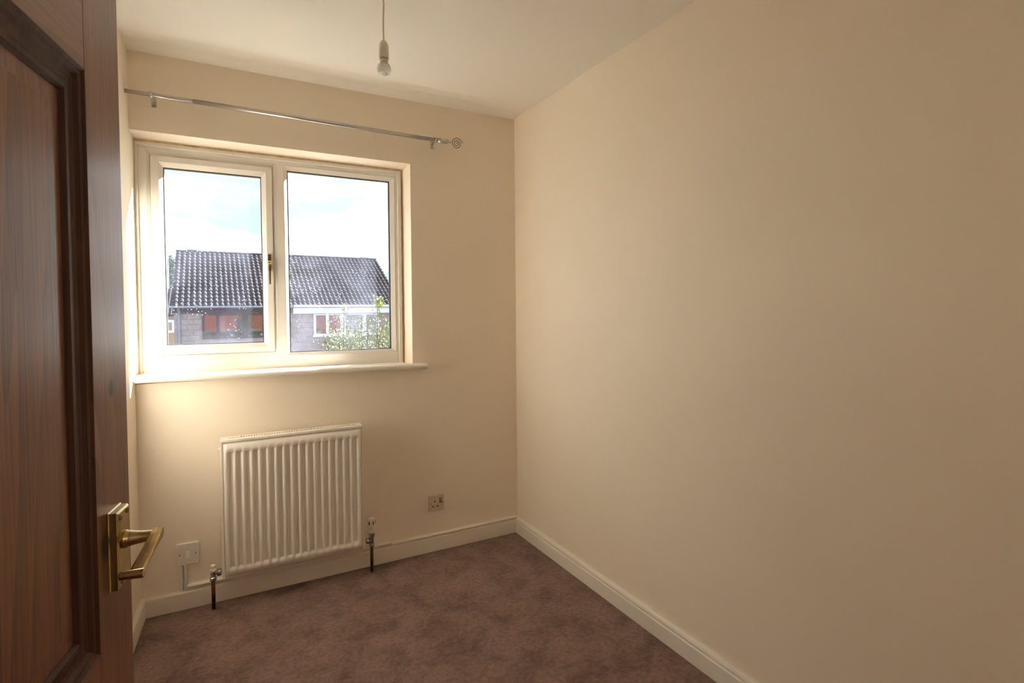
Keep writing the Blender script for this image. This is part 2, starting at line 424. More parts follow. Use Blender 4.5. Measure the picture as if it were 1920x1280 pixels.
# opening sash
bm = bmesh.new()
frame_ring(bm, (-1.7568, -1.2728, 1.1100, 1.9972), (-1.7262, -1.3015, 1.1360, 1.9700), YF-.004, YF+.05)
sash = bevel(wobj('sash', bm, UPVC), .002)
bm = bmesh.new()
frame_ring(bm, (-1.7262, -1.3015, 1.1360, 1.9700), (-1.7115, -1.3200, 1.1545, 1.9500), YF-.003, YF+.045, YF+.010)
o = wobj('glazing_bead', bm, UPVC, sash)
bm = bmesh.new()
frame_ring(bm, (-1.7120, -1.3195, 1.1540, 1.9505), (-1.7085, -1.3235, 1.1575, 1.9460), YF+.011, YF+.03)
wobj('gasket', bm, GASKET, sash)
wobj('pane', bx(-1.713, -1.319, YF+.018, YF+.022, 1.153, 1.951), GLASS, sash)
# fixed light
bm = bmesh.new()
frame_ring(bm, (-1.2205, -.6815, 1.0865, 2.0145), (-1.2050, -.7045, 1.1020, 1.9930), YF-.001, YF+.045, YF+.012)
bevel(wobj('glazing_bead', bm, UPVC), .001)
bm = bmesh.new()
frame_ring(bm, (-1.2055, -.7040, 1.1015, 1.9935), (-1.2015, -.7095, 1.1050, 1.9885), YF+.013, YF+.03)
wobj('gasket', bm, GASKET)
wobj('pane', bx(-1.206, -.7035, YF+.018, YF+.022, 1.101, 1.994), GLASS)
# flat bits of frame round the fixed light
bm = bmesh.new()
box(bm, -.6815, -.666, YF+.0015, YF+.06, 1.03, 2.03); box(bm, -1.2205, -.68, YF+.0015, YF+.06, 2.0145, 2.03); box(bm, -1.2205, -.68, YF+.0015, YF+.06, 1.03, 1.0865)
wobj('fixed_light_frame', bm, UPVC)
# handle
hd = bmesh.new()
box(hd, -1.2975, -1.2835, YF-.012, YF-.003, 1.549, 1.579)
box(hd, -1.2955, -1.2845, YF-.009, YF-.003, 1.500, 1.551)
hd_o = bevel(wobj('handle', hd, BRASSD, sash), .0015)
kb = lat([(.0085, -.024), (.0095, -.020), (.0095, -.009), (.008, -.004)], (-1.290, YF, 1.5385), 'y', 20)
o = wobj('handle_pivot', kb, BRASS, sash)
kb = lat([(.0042, -.026), (.0045, -.0235)], (-1.290, YF, 1.5385), 'y', 16)
wobj('lock_button', kb, GASKET, sash)
lv = bmesh.new(); hexa(lv, [(-1.2935, YF-.026, 1.434), (-1.2865, YF-.026, 1.434), (-1.2865, YF-.019, 1.434), (-1.2935, YF-.019, 1.434),
                          (-1.2945, YF-.022, 1.527), (-1.2850, YF-.022, 1.527), (-1.2850, YF-.012, 1.527), (-1.2945, YF-.012, 1.527)])
bevel(wobj('handle_lever', lv, BRASSD, sash), .0015)
# sill board with rounded nosing
bm = bmesh.new()
prof = [(-.10, 1.001), (.036, 1.001), (.043, 1.004), (.047, 1.010), (.048, 1.016), (.046, 1.023), (.041, 1.028), (.034, 1.030), (-.10, 1.030)]
a = []; 
def sill_ring(x, lim):
    return [bm.verts.new((x, -(d if d > 0 else (d if lim else d)), z)) for d, z in prof]
A_ = sill_ring(XL, 0); B_ = sill_ring(-.648, 0)
for k in range(len(prof)): bm.faces.new((A_[k], A_[(k+1) % len(prof)], B_[(k+1) % len(prof)], B_[k]))
bm.faces.new(A_[::-1]); bm.faces.new(B_)
prof2 = [(.0, 1.001)] + prof[1:-1] + [(.0, 1.030)]
A_ = [bm.verts.new((-.648, -d, z)) for d, z in prof2]; 
C_ = [bm.verts.new((-.553, -d, z)) for d, z in prof2]
cc = Vector((0, -.02, 1.0155)); D_ = [bm.verts.new((-.545, -(.02+(d-.02)*.8), 1.0155+(z-1.0155)*.75)) for d, z in prof2]
for P_, Q_ in ((A_, C_), (C_, D_)):
    for k in range(len(prof2)): bm.faces.new((P_[k], P_[(k+1) % len(prof2)], Q_[(k+1) % len(prof2)], Q_[k]))
bm.faces.new(D_); bm.faces.new(A_[::-1])
wobj('window_sill', bm, GLOSSW)

# ------------------------------------------------------------------ open door
ang = math.atan2(.9906, .1366)
E0 = Vector((-1.5524, -1.5774, 0)); dv = Vector((math.cos(ang), math.sin(ang), 0))
door = empty('door_1', E0 - dv*DX, ang, 'open dark stained pine panelled door with brass lever handle', 'door', kind='structure')
TH = .04; Z0, Z1 = .012, 1.985
ST = .1225                      # stile width
PZ0, PZ1 = .806, 1.655          # upper panel opening
def dobj(name, bm, m=WOOD, parent=None, **k): return obj(name, bm, m, parent or door, **k)
bevel(dobj('stile', bx(DX-ST, DX, 0, TH, Z0, Z1)), .0015)
bevel(dobj('stile', bx(0, ST, 0, TH, Z0, Z1)), .0015)
def rail(z0, z1):
    o = dobj('rail', bx(-(DX/2-ST), DX/2-ST, 0, TH, z0, z1)); 
    o.location = (DX/2, 0, 0); bevel(o, .0012); return o
WOODR = wood('stained_pine_rail', (.235, .088, .036), (.105, .034, .014))
# rails have horizontal grain: separate material with turned mapping
for nd in WOODR.node_tree.nodes:
    if nd.type == 'MAPPING':
        s = nd.inputs['Scale'].default_value; nd.inputs['Scale'].default_value = (s[2], s[1], s[0])
for z0, z1 in ((PZ1, Z1), (PZ0-.2, PZ0), (Z0, .21)):
    o = rail(z0, z1); o.data.materials[0] = WOODR
def panel(z0, z1):
    x0, x1 = ST, DX-ST
    # raised and fielded panel, both faces
    bm = bmesh.new()
    def ring(m_, y): return [bm.verts.new(p) for p in ((x0+m_, y, z0+m_), (x1-m_, y, z0+m_), (x1-m_, y, z1-m_), (x0+m_, y, z1-m_))]
    R_ = [ring(0, .0125), ring(.049, .0125), ring(.072, .0115), ring(.0745, .0085)]
    for a, b in zip(R_, R_[1:]):
        for k in range(4): bm.faces.new((a[k], a[(k+1) % 4], b[(k+1) % 4], b[k]))
    bm.faces.new(R_[-1])
    Q_ = [ring(0, .028), ring(.05, .028), ring(.0745, .032)]
    for a, b in zip(Q_, Q_[1:]):
        for k in range(4): bm.faces.new((a[k], a[(k+1) % 4], b[(k+1) % 4], b[k]))
    bm.faces.new(Q_[-1])
    for k in range(4): bm.faces.new((R_[0][k], R_[0][(k+1) % 4], Q_[0][(k+1) % 4], Q_[0][k]))
    dobj('panel', bm)
    # bolection-like moulding, mitred, four sticks
    mp_ = [(0, .000), (.004, .0035), (.010, .0045), (.015, .009), (.022, .0105), (.03, .0105), (.036, .0065), (.043, .0065), (.048, .0118)]
    c = [(x0, z0), (x1, z0), (x1, z1), (x0, z1)]; inn = [(1, 1), (-1, 1), (-1, -1), (1, -1)]
    for k in range(4):
        bm = bmesh.new(); ra = []; rb = []
        j = (k+1) % 4
        for w_, y in mp_ + [(.048, .0128), (0, .0128)]:
            ra.append(bm.verts.new((c[k][0]+inn[k][0]*w_, y, c[k][1]+inn[k][1]*w_)))
            rb.append(bm.verts.new((c[j][0]+inn[j][0]*w_, y, c[j][1]+inn[j][1]*w_)))
        for q in range(len(ra)): bm.faces.new((ra[q], ra[(q+1) % len(ra)], rb[(q+1) % len(ra)], rb[q]))
        bm.faces.new(ra[::-1]); bm.faces.new(rb)
        dobj('panel_moulding', bm, WOODM)
panel(PZ0, PZ1); panel(.21, PZ0-.2)
for z in (.25, 1.0, 1.75):
    dobj('hinge', tub([(0, -.004, z-.04), (0, -.004, z+.04)], .005, 10), BRASS)
# lever handle on back plate
px0, px1, pz0, pz1 = DX-.0895, DX-.0425, .880, 1.001
bm = bmesh.new()
def pr(m_, y): return [bm.verts.new(p) for p in ((px0+m_, y, pz0+m_), (px1-m_, y, pz0+m_), (px1-m_, y, pz1-m_), (px0+m_, y, pz1-m_))]
R_ = [pr(-.001, 0), pr(-.001, -.0015), pr(.0005, -.003), pr(.0008, -.0115), pr(.0035, -.0140)]
for a, b in zip(R_, R_[1:]):
    for k in range(4): bm.faces.new((a[k], a[(k+1) % 4], b[(k+1) % 4], b[k]))
bm.faces.new(R_[-1]); bm.faces.new(R_[0][::-1])
plate = tag(dobj('handle_plate', bm, BRASS), 'aged brass back plate with four screws')
for x, z in ((DX-.079, .9895), (DX-.052, .9915), (DX-.0435-.007, .889), (DX-.077, .889)):
    s_ = lat([(.0042, 0), (.0042, -.0012), (.003, -.0022), (.0005, -.0026)], (x, -.0138, z), 'y', 14)
    sc = dobj('screw', s_, SCREW, plate)
    
hz, hx = .951, DX-.066
bm = lat([(.0135, -.013), (.0138, -.017), (.0120, -.019), (.0118, -.0225), (.0105, -.028), (.0088, -.040), (.0082, -.052), (.0080, -.060)], (hx, 0, hz), 'y', 28)
lev = dobj('lever_handle', bm, BRASS, smooth=True)
bm = bmesh.new()   # flat blade running back toward the hinge side, drooping, ending in a rolled bar
path = [(hx+.009, -.058, .9520), (hx+.004, -.058, .9525), (hx-.012, -.0575, .9505), (hx-.030, -.057, .9455), (hx-.050, -.0560, .9390), (hx-.068, -.0550, .9330), (hx-.078, -.0545, .9290)]
wd = [.0055, .0078, .0085, .0085, .0090, .0098, .0098]; th = [.0075, .0088, .0080, .0060, .0045, .0042, .0050]
rings = []
for (x, y, z), w_, t_ in zip(path, wd, th):
    rg = []
    for k in range(16):
        a = 2*PI*k/16; cx, cz = math.cos(a), math.sin(a)
        sg = lambda v: math.copysign(abs(v)**.45, v)
        rg.append(bm.verts.new((x + sg(cz)*t_*.25, y + sg(cx)*w_, z + sg(cz)*t_)))
    rings.append(rg)
for a, b in zip(rings, rings[1:]):
    for k in range(16): bm.faces.new((a[k], a[(k+1) % 16], b[(k+1) % 16], b[k]))
bm.faces.new(rings[0][::-1]); bm.faces.new(rings[-1])
bl = dobj('lever_blade', bm, BRASS, lev, smooth=False); bevel(bl, .0008)
dobj('lever_end', tub([(hx-.079, -.064, .9275), (hx-.079, -.0635, .9275), (hx-.079, -.035, .9275), (hx-.079, -.0335, .9275)], [.0055, .0068, .0062, .005], 18), BRASS, lev)

# ------------------------------------------------------------------ radiator
RX0, RX1, RZ0, RZ1, RYF, RYB = -1.504, -.899, .132, .746, -.103, -.038
rad = empty('radiator', ((RX0+RX1)/2, -.07, RZ0), 0, 'white ribbed double panel radiator under the window', 'radiator')
RO = Vector(((RX0+RX1)/2, -.07, RZ0))
def robj(name, bm, m=RADW, parent=None, **k):
    for v in bm.verts: v.co -= RO
    return obj(name, bm, m, parent or rad, **k)
# pressed front panel: height field with 17 recessed flutes
fx0, fx1, fz0, fz1 = RX0+.013, RX1-.009, RZ0+.010, RZ1-.019
bm = bmesh.new()
def prs(t):                         # 0 outside flute .. 1 in the bottom, t = distance inside the flute edge
    t = max(0, min(1, t/.0055)); return t*t*(3-2*t)
n_fl = 17; m_l, m_r, m_t, m_b = .014, .010, .036, .032
pitch_ = (fx1-fx0-m_l-m_r)/n_fl
flw = pitch_*.76
xs = [fx0]
for i in range(n_fl):
    c_ = fx0+m_l+pitch_*(i+.42)
    for d_ in (-1, -.8, -.6, -.45, .45, .6, .8, 1): xs.append(c_+d_*flw/2*1.0)
xs.append(fx1)
zt, zb = fz1-m_t, fz0+m_b
zs = [fz0, zb] + [zb+.0125*k/4 for k in range(1, 5)] + [zb+.1+ (zt-zb-.2)*k/3 for k in range(4)] + [zt-.0125*k/4 for k in range(4, 0, -1)] + [zt, fz1]
grid = []
for z in zs:
    row = []
    for x in xs:
        i = min(n_fl-1, max(0, int((x-fx0-m_l)/pitch_))); best = 0
        for q in (i-1, i, i+1):
            if 0 <= q < n_fl:
                c_ = fx0+m_l+pitch_*(q+.42); best = max(best, flw/2-abs(x-c_))
        dz = min(z-zb, zt-z)
        d_ = prs(min(best, dz*.75))*.0095 if best > 0 and dz > 0 else 0
        row.append(bm.verts.new((x, RYF+d_, z)))
    grid.append(row)
for r0, r1 in zip(grid, grid[1:]):
    for k in range(len(xs)-1): bm.faces.new((r0[k], r0[k+1], r1[k+1], r1[k]))
# rim returned to the back
back = [bm.verts.new((x, RYF+.018, z)) for x, z in ((fx0, fz0), (fx1, fz0), (fx1, fz1), (fx0, fz1))]
bm.faces.new([v for v in grid[0]] + [back[1], back[0]]); bm.faces.new([v for v in grid[-1]] + [back[2], back[3]])
bm.faces.new([r[0] for r in grid] + [back[3], back[0]]); bm.faces.new([r[-1] for r in grid] + [back[2], back[1]])
bm.faces.new(back)
fp = robj('front_panel', bm)
for p in fp.data.polygons: p.use_smooth = len(p.vertices) == 4 and abs(p.normal.y) > .2
o = robj('back_panel', bx(RX0+.013, RX1-.009, RYB-.014, RYB, RZ0+.01, RZ1-.02)); bevel(o, .003)
for x0, x1 in ((RX0, RX0+.009), (RX1-.0065, RX1)):
    o = robj('side_panel', bx(x0, x1, RYF+.004, RYB+.003, RZ0, RZ1-.004)); bevel(o, .002)
# flange seen between side panel and front panel
robj('inner_flange', bx(RX0+.009, RX1-.0065, RYF+.010, RYB-.002, RZ0+.004, RZ1-.016), RADW)
# top grille: two rails and cross bars; a dark sheet paints the slots' shade
bm = bmesh.new()
box(bm, RX0, RX1, RYF+.002, RYF+.0285, RZ1-.013, RZ1); box(bm, RX0, RX1, RYB-.012, RYB+.003, RZ1-.013, RZ1)
g = robj('top_grille', bm); bevel(g, .003, 3)
sx0, sx1 = RX0+.034, RX1-.026; ns = 52
robj('grille_end', bx(RX0+.001, sx0, RYF+.02, RYB-.006, RZ1-.012, RZ1-.0004), RADW, g)
robj('grille_end', bx(sx1, RX1-.001, RYF+.02, RYB-.006, RZ1-.012, RZ1-.0004), RADW, g)
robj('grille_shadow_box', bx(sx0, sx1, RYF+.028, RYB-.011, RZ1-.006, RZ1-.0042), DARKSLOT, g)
barm = None
for k in range(ns+1):
    xx = sx0+(sx1-sx0)*k/ns
    if barm is None:
        o = robj('grille_bar', bx(xx-.0027, xx+.0027, RYF+.027, RYB-.010, RZ1-.0045, RZ1-.0008), RADW, g); barm = o; bx0 = xx
    else:
        o = barm.copy(); S.collection.objects.link(o); o.parent = g; o.location.x = xx-bx0
o = robj('air_vent_plug', tub([(RX0-.006, -.066, RZ1-.048), (RX0+.001, -.066, RZ1-.048)], .009, 12), RADW)
o = robj('bracket', bx(-1.38, -1.34, -.04, -.0005, .25, .30), RADW); o = robj('bracket', bx(-1.06, -1.02, -.04, -.0005, .25, .30), RADW)
o = robj('bracket', bx(-1.38, -1.34, -.04, -.0005, .58, .63), RADW); o = robj('bracket', bx(-1.06, -1.02, -.04, -.0005, .58, .63), RADW)

def valve(x, sx, trv, label, name):
    root = empty(name, (x, -.07, 0), 0, label, 'valve')
    def v(nm, prof, m, c=(0, 0, 0), ax='z', n=20): return obj(nm, lat(prof, c, ax, n), m, root, smooth=False)
    p = v('pipe', [(.0078, -.0), (.0078, .132)], COPPER)
    for q in p.data.polygons: q.use_smooth = len(q.vertices) == 4
    o = v('compression_nut', [(.009, .124), (.0135, .127), (.0142, .131), (.0135, .140), (.010, .143)], CHROME, n=16)
    o = v('coupling_nut', [(.007, .004), (.008, .014), (.0135, .016), (.0150, .019), (.0150, .029), (.012, .033)] if sx > 0 else
          [(.007, -.004), (.008, -.010), (.0125, -.012), (.014, -.016), (.014, -.024), (.012, -.0275)], CHROME, (0, 0, .157), 'x', 18)
    if not trv:
        v('valve_body', [(.0095, .140), (.0105, .146), (.0105, .166), (.0095, .169)], CHROME)
        v('cap', [(.0115, .167), (.0120, .170), (.0118, .176), (.0088, .178), (.0085, .183), (.0105, .185), (.0108, .192), (.008, .195)], PLAST2, n=24)
    else:
        v('valve_body', [(.0095, .140), (.0105, .150), (.0110, .170), (.0145, .178), (.0160, .190), (.0160, .196)], CHROME)
        hd = v('thermostat_head', [(.014, .194), (.0185, .198), (.0195, .206), (.0200, .232), (.0185, .236), (.0180, .262), (.0160, .268), (.006, .270)], PLAST2, n=28)
        for a in (-2.35, -1.25, -.2):
            b_ = bx(-.0022, .0022, -.0197+.0, -.0165, .240, .257)
            s_ = obj('slot', b_, DARKSLOT, hd); s_.rotation_euler = (0, 0, a+PI/2)
        i_ = obj('dial_mark', bx(-.001, .001, -.0205, -.0195, .219, .225), DARKSLOT, hd); i_.rotation_euler = (0, 0, -.35)
    return root
valve(-1.542, 1, False, 'dull metal lockshield valve with white cap on a dark pipe left of the radiator', 'radiator_valve')
valve(-.8575, -1, True, 'thermostatic valve with ivory head on a dark pipe right of the radiator', 'radiator_valve')

# ------------------------------------------------------------------ wall plates and trunking
sw = empty('fused_switch', (-1.6405, 0, .241), 0, 'white single rocker switch plate low on the wall left of the radiator', 'switch')
o = bevel(obj('face_plate', bx(-.0425, .0425, -.011, 0, -.0465, .0465), PLAST, sw), .002)
bevel(obj('rocker', bx(-.008, .008, -.0145, -.010, -.0155, .0125), mat('rocker_white', (.8, .78, .74), .3), sw), .001)
for s_ in (-1, 1): obj('screw', lat([(.003, 0), (.003, -.0012)], (s_*.030, -.011, 0), 'y', 12), SCREW, sw)
so = empty('power_socket', (-.4985, 0, .2585), 0, 'white single power socket with a rocker on the wall right of the radiator', 'socket')
o = bevel(obj('face_plate', bx(-.043, .043, -.011, 0, -.043, .043), mat('socket_plastic', (.62, .54, .42), .35), so), .002)
for x, z, w_, h_ in ((-.009, .010, .0030, .0048), (-.0195, -.0165, .0048, .0030), (.006, -.0165, .0048, .0030)):
    obj('pin_hole', bx(x-w_, x+w_, -.0118, -.0105, z-h_, z+h_), DARKSLOT, so)
for x in (-.031, .0345): obj('screw', lat([(.0032, 0), (.0032, -.0012)], (x, -.0105, .0), 'y', 12), SCREW, so)
bevel(obj('rocker', bx(.0155, .0285, -.014, -.0105, .0, .027), mat('rocker_dark', (.22, .17, .12), .4), so), .001)
obj('indicator', bx(.019, .025, -.0146, -.0138, .016, .021), PLAST, so)

GR = 'cable conduits dropping from the switch'
for x, w_, lb in ((-1.6665, .0055, 'thin white conduit dropping from the left half of the switch plate'), (-1.6495, .0065, 'wider white conduit dropping from the middle of the switch plate')):
    o = obj('cable_conduit', bx(-w_, w_, -.012, 0, .0785, .195), PLAST); o.location = (x, 0, 0)
    bevel(o, .002); tag(o, lb, 'conduit', GR)
def trunk(x0, x1, z0, z1, d, lb):
    bm = bmesh.new(); extr(bm, [(0, z0), (.011, z0), (.0125, z0+.005), (.016, z0+(z1-z0)*.6), (d-.001, z1-.006), (d, z1-.003), (d-.003, z1), (0, z1)], (x0, 0), (x1, 0), (0, -1))
    tag(obj('cable_trunking', bm, GLOSSW), lb, 'trunking')
trunk(-1.643, -.745, .0782, .103, .024, 'white cable trunking on top of the skirting behind the radiator')
trunk(-.744, -.0125, .0782, .094, .022, 'slimmer white cable trunking on the skirting right of the radiator')

# ------------------------------------------------------------------ curtain pole
cp = empty('curtain_pole', (-1.16, 0, 2.197), 0, 'thin satin steel curtain pole with one spiral finial above the window', 'curtain pole')
CP = Vector((-1.16, 0, 2.197))
def cobj(name, bm, m=SATIN, parent=None, smooth=True):
    for v in bm.verts: v.co -= CP
    o = obj(name, bm, m, parent or cp)
    if smooth:
        for p in o.data.polygons: p.use_smooth = len(p.vertices) == 4
    return o
cobj('pole', tub([(XL+.001, -.07, 2.2045), (-1.56, -.07, 2.2025)], .0078, 16), SATIN)
cobj('pole', tub([(-1.575, -.07, 2.2026), (-.478, -.07, 2.1915)], .0095, 16), SATIN)
for x, z in ((-1.7245, 2.2035), (-.4975, 2.192)):
    b_ = cobj('bracket', tub([(x, -.002, z-.004), (x, -.03, z-.003), (x, -.07, z-.001)], .005, 10))
    cobj('bracket_plate', bx(x-.0095, x+.0095, -.0025, 0, z-.028, z+.014), SATIN, b_, False)
    cobj('clip_ring', tub([(x-.006, -.07, z), (x+.006, -.07, z)], .0125, 18), SATIN, b_)
    for dz in (-.021, .008): cobj('screw', lat([(.0025, -.0038), (.0025, -.0025)], (x, 0, z+dz), 'y', 10), SCREW, b_, False)
bm = bmesh.new(); lathe(bm, [(.0105, 0), (.0105, .010), (.0145, .013), (.0145, .019), (.0105, .023), (.0095, .036), (.0125, .040), (.0125, .052), (.008, .058), (.004, .066), (.004, .075)], (-.487, -.07, 2.1915), 'x', 20)
fin = cobj('finial_collar', bm, SATIN)
pts = []
for k in range(64):
    t = k/63; a = -2.35*2*PI*(1-t)+2.4; r_ = .0035+.0275*(1-t)
    pts.append((-.381+r_*math.cos(a), -.07+.004*math.sin(t*3), 2.1895+r_*math.sin(a)))
cobj('spiral', tub(pts, .0019, 8), WIRE, fin)

# ------------------------------------------------------------------ pendant bulb
BX_, BY_ = -.9560, -.90
pd = empty('pendant_light', (BX_, BY_, 2.405), 0, 'bare opal bulb hanging from a white flex and lampholder', 'pendant light')
def pobj(name, prof, m, n=28):
    o = obj(name, lat(prof, (0, 0, 0), 'z', n), m, pd)
    for p in o.data.polygons: p.use_smooth = len(p.vertices) == 4
    return o
pobj('ceiling_rose', [(.036, 0), (.036, -.008), (.026, -.020), (.006, -.026)], PLAST)
obj('flex', tub([(0, 0, -.02), (.0012, 0, -.08), (-.0008, 0, -.14), (0, 0, -.200)], .0030, 10), CORD, pd, smooth=True)
z0 = -.194
pobj('lampholder_cap', [(.004, z0), (.0085, z0-.003), (.0135, z0-.010), (.0158, z0-.020), (.0160, z0-.031), (.0160, z0-.0318)], PLAST2)
pobj('lampholder', [(.0158, z0-.0315), (.0162, z0-.033), (.0168, z0-.056), (.0172, z0-.060), (.0155, z0-.061)], PLAST2)
pobj('bulb_base', [(.0125, z0-.058), (.0125, z0-.0655), (.0120, z0-.066)], BAY)
pobj('bulb_neck', [(.0145, z0-.0635), (.0145, z0-.0685), (.0125, z0-.070)], PLAST2)
cz = z0-.0945; R0 = .0228
pr_ = [(.0125, z0-.069)]
for k in range(1, 16):
    a = PI*.80*(1-k/16.) ; rr = R0*math.sin(a); hh = cz + R0*math.cos(PI-a)*-1
    pr_.append((max(rr, .0128 if k < 2 else .0008), min(hh, z0-.070)))
pobj('bulb', pr_, OPAL, 32)

# ------------------------------------------------------------------ outdoors
GZ = -3.7
st(obj('ground', bx(-60, 60, .5, 90, GZ-.2, GZ), GRASS), 'ground outside below the window', 'ground')
# our own house's outer face (seen only as a reflection in the opposite windows)
ow = empty('wall_outside', (0, .3, GZ), 0, 'sunlit red brick outer face of the building', 'wall', kind='structure')
def ob(nm, a, m): 
    bm = bx(*a)
    for v in bm.verts: v.co -= Vector((0, .3, GZ))
    return obj(nm, bm, m, ow)
ob('brick_face', (-7, XL-.14, .05, .16, GZ, 2.6), REDB); ob('brick_face', (.14, 9, .05, .16, GZ, 2.6), REDB)
ob('brick_face', (XL-.14, .14, .171, .19, GZ, .99), REDB); ob('brick_face', (XL-.14, .14, .171, .19, 2.09, 2.6), REDB); ob('brick_face', (-.6, .14, .171, .19, .99, 2.09), REDB)
ob('porch_roof', (-6, 7, .2, 1.6, -.40, -.25), GREYF); ob('porch_panel', (-6, 7, 1.2, 1.3, -.95, -.40), TANP); ob('porch_trim', (-6, 7, 1.19, 1.32, -1.08, -.95), HWHITE); ob('porch_panel', (-6, 7, 1.2, 1.3, -3.6, -1.08), HDARK)
for x in (-4.5, -2.2, 0, 2.2, 4.5): ob('porch_post', (x-.07, x+.07, 1.3, 1.45, GZ, -.40), HWHITE)

HX, HY = -4.7192, 26.7522
hs = empty('house', (HX, HY, GZ), math.atan2(.07187413, .99741371), 'tiled roof house across the street with white and dark windows', 'house')
def hobj(nm, bm, m, parent=None, **k):
    for v in bm.verts: v.co.z -= GZ
    return obj(nm, bm, m, parent or hs, **k)
ZR, ZE, RUN, LEN = 4.209, 1.50, 4.6, 9.757
WY = -4.25
# walls (front wall block core) and gables
bm = bmesh.new(); box(bm, .05, 9.7, WY, 4.25, GZ, 1.6)
for x0, x1 in ((.05, .3), (9.45, 9.7)):
    v = [bm.verts.new(p) for p in ((x0, WY, 1.6), (x0, 4.25, 1.6), (x0, 0, 4.05), (x1, WY, 1.6), (x1, 4.25, 1.6), (x1, 0, 4.05))]
    for f in ((0, 1, 2), (3, 5, 4), (0, 3, 4, 1), (1, 4, 5, 2), (2, 5, 3, 0)): bm.faces.new([v[i] for i in f])
hobj('wall', bm, HBRICK)
# block courses on the visible front
bm = bmesh.new(); ch, bw = .225, .45
for r in range(7):
    z = -.4+r*ch
    x = .06 - (r % 2)*bw/2
    while x < 9.6:
        a, b = max(x+.008, .06), min(x+bw-.008, 9.6)
        if b-a > .05 and not (1.0 < (a+b)/2 < 4.55 and z+ch > .12) and not (5.5 < (a+b)/2 < 8.6 and z+ch > .05):
            box(bm, a, b, WY-.02-.004*random.random(), WY+.01, z+.008, z+ch-.008)
        x += bw
tag(hobj('wall_block', bm, HBRICK), kind='stuff')
# roof: underlying slab and rolled concrete tiles
sl = math.atan2(ZR-ZE, RUN); SLN = math.hypot(ZR-ZE, RUN)
def rp_(x, s, h):       # s down the slope, h height above it
    return (x, -(s*math.cos(sl)) - h*math.sin(sl), ZR - s*math.sin(sl) + h*math.cos(sl))
bm = bmesh.new()
hexa(bm, [rp_(0, 0, -.1), rp_(LEN, 0, -.1), rp_(LEN, SLN, -.1), rp_(0, SLN, -.1), rp_(0, 0, -.01), rp_(LEN, 0, -.01), rp_(LEN, SLN, -.01), rp_(0, SLN, -.01)])
f = lambda p: (p[0], -p[1], p[2])
hexa(bm, [f(rp_(0, 0, -.1)), f(rp_(LEN, 0, -.1)), f(rp_(LEN, SLN, -.1)), f(rp_(0, SLN, -.1)), f(rp_(0, 0, .03)), f(rp_(LEN, 0, .03)), f(rp_(LEN, SLN, .03)), f(rp_(0, SLN, .03))])
hobj('roof_slab', bm, CLAD)
bm = bmesh.new()
rows, tw = 16, .2035; cols = int(LEN/tw); gauge = SLN/rows
pf = [(0, .0), (.34, -.004), (.42, .024), (.54, .046), (.68, .052), (.84, .042), (.95, .012), (1, 0)]
for r in range(rows):
    s0 = r*gauge; s1 = s0+gauge+.02
    for c in range(cols):
        x = c*LEN/cols; jit = random.uniform(-.004, .004)
        A_ = [bm.verts.new(rp_(x+u*LEN/cols, s0, h*.85+.004+jit)) for u, h in pf]
        B_ = [bm.verts.new(rp_(x+u*LEN/cols, s1, h+.040+jit)) for u, h in pf]
        C_ = [bm.verts.new(rp_(x+u*LEN/cols, s1, -.004)) for u, h in pf]
        for k in range(len(pf)-1):
            bm.faces.new((A_[k], A_[k+1], B_[k+1], B_[k])); bm.faces.new((B_[k], B_[k+1], C_[k+1], C_[k]))
me = tag(hobj('roof_tile', bm, TILE), kind='stuff')
# ridge tiles
rt_ = None
nr = 22
for k in range(nr):
    x0 = k*LEN/nr
    if rt_ is None:
        bm = bmesh.new(); A_ = []; B_ = []
        for q in range(7):
            a = PI*q/6; A_.append(bm.verts.new((0, math.cos(a)*.13, ZR+.005+math.sin(a)*.085))); B_.append(bm.verts.new((LEN/nr-.012, math.cos(a)*.13, ZR+.005+math.sin(a)*.085)))
        for q in range(6): bm.faces.new((A_[q], A_[q+1], B_[q+1], B_[q]))
        bm.faces.new(A_); bm.faces.new(B_[::-1])
        o = hobj('ridge_tile', bm, TILE); rt_ = o
    else:
        o = rt_.copy(); S.collection.objects.link(o); o.parent = hs; o.location.x = x0
        if k in (1, 20): o.location.z = .035; o.scale.x = 1.0; o['label'] = 'raised ridge vent tile'
# gutter, downpipe, cladding, fascia
hobj('gutter', tub([(-.07, -RUN-.05, ZE-.03), (4.58, -RUN-.05, ZE-.03)], .05, 10), HGUT)
hobj('gutter', tub([(4.62, -RUN-.05, ZE-.01), (9.75, -RUN-.05, ZE-.01)], .055, 10), HWHITE)
hobj('downpipe', tub([(.23, -RUN-.03, ZE-.06), (.23, WY-.1, ZE-.3), (.23, WY-.08, GZ)], .045, 8), HGUT)
for k in range(3):
    z = 1.21+k*.10
    tag(hobj('cladding_board', bx(.02, 4.6, WY-.06-.008*(k % 2), WY+.0, z, z+.094), CLAD), None)
hobj('soffit', bx(0, 9.7, -RUN, WY, ZE-.08, ZE-.06), CLAD)
hobj('fascia', bx(4.62, 9.72, WY-.26, WY-.2, 1.15, ZE-.01), HWHITE)
hobj('fascia_end', bx(4.52, 4.62, WY-.24, WY, 1.17, ZE-.05), CLAD)
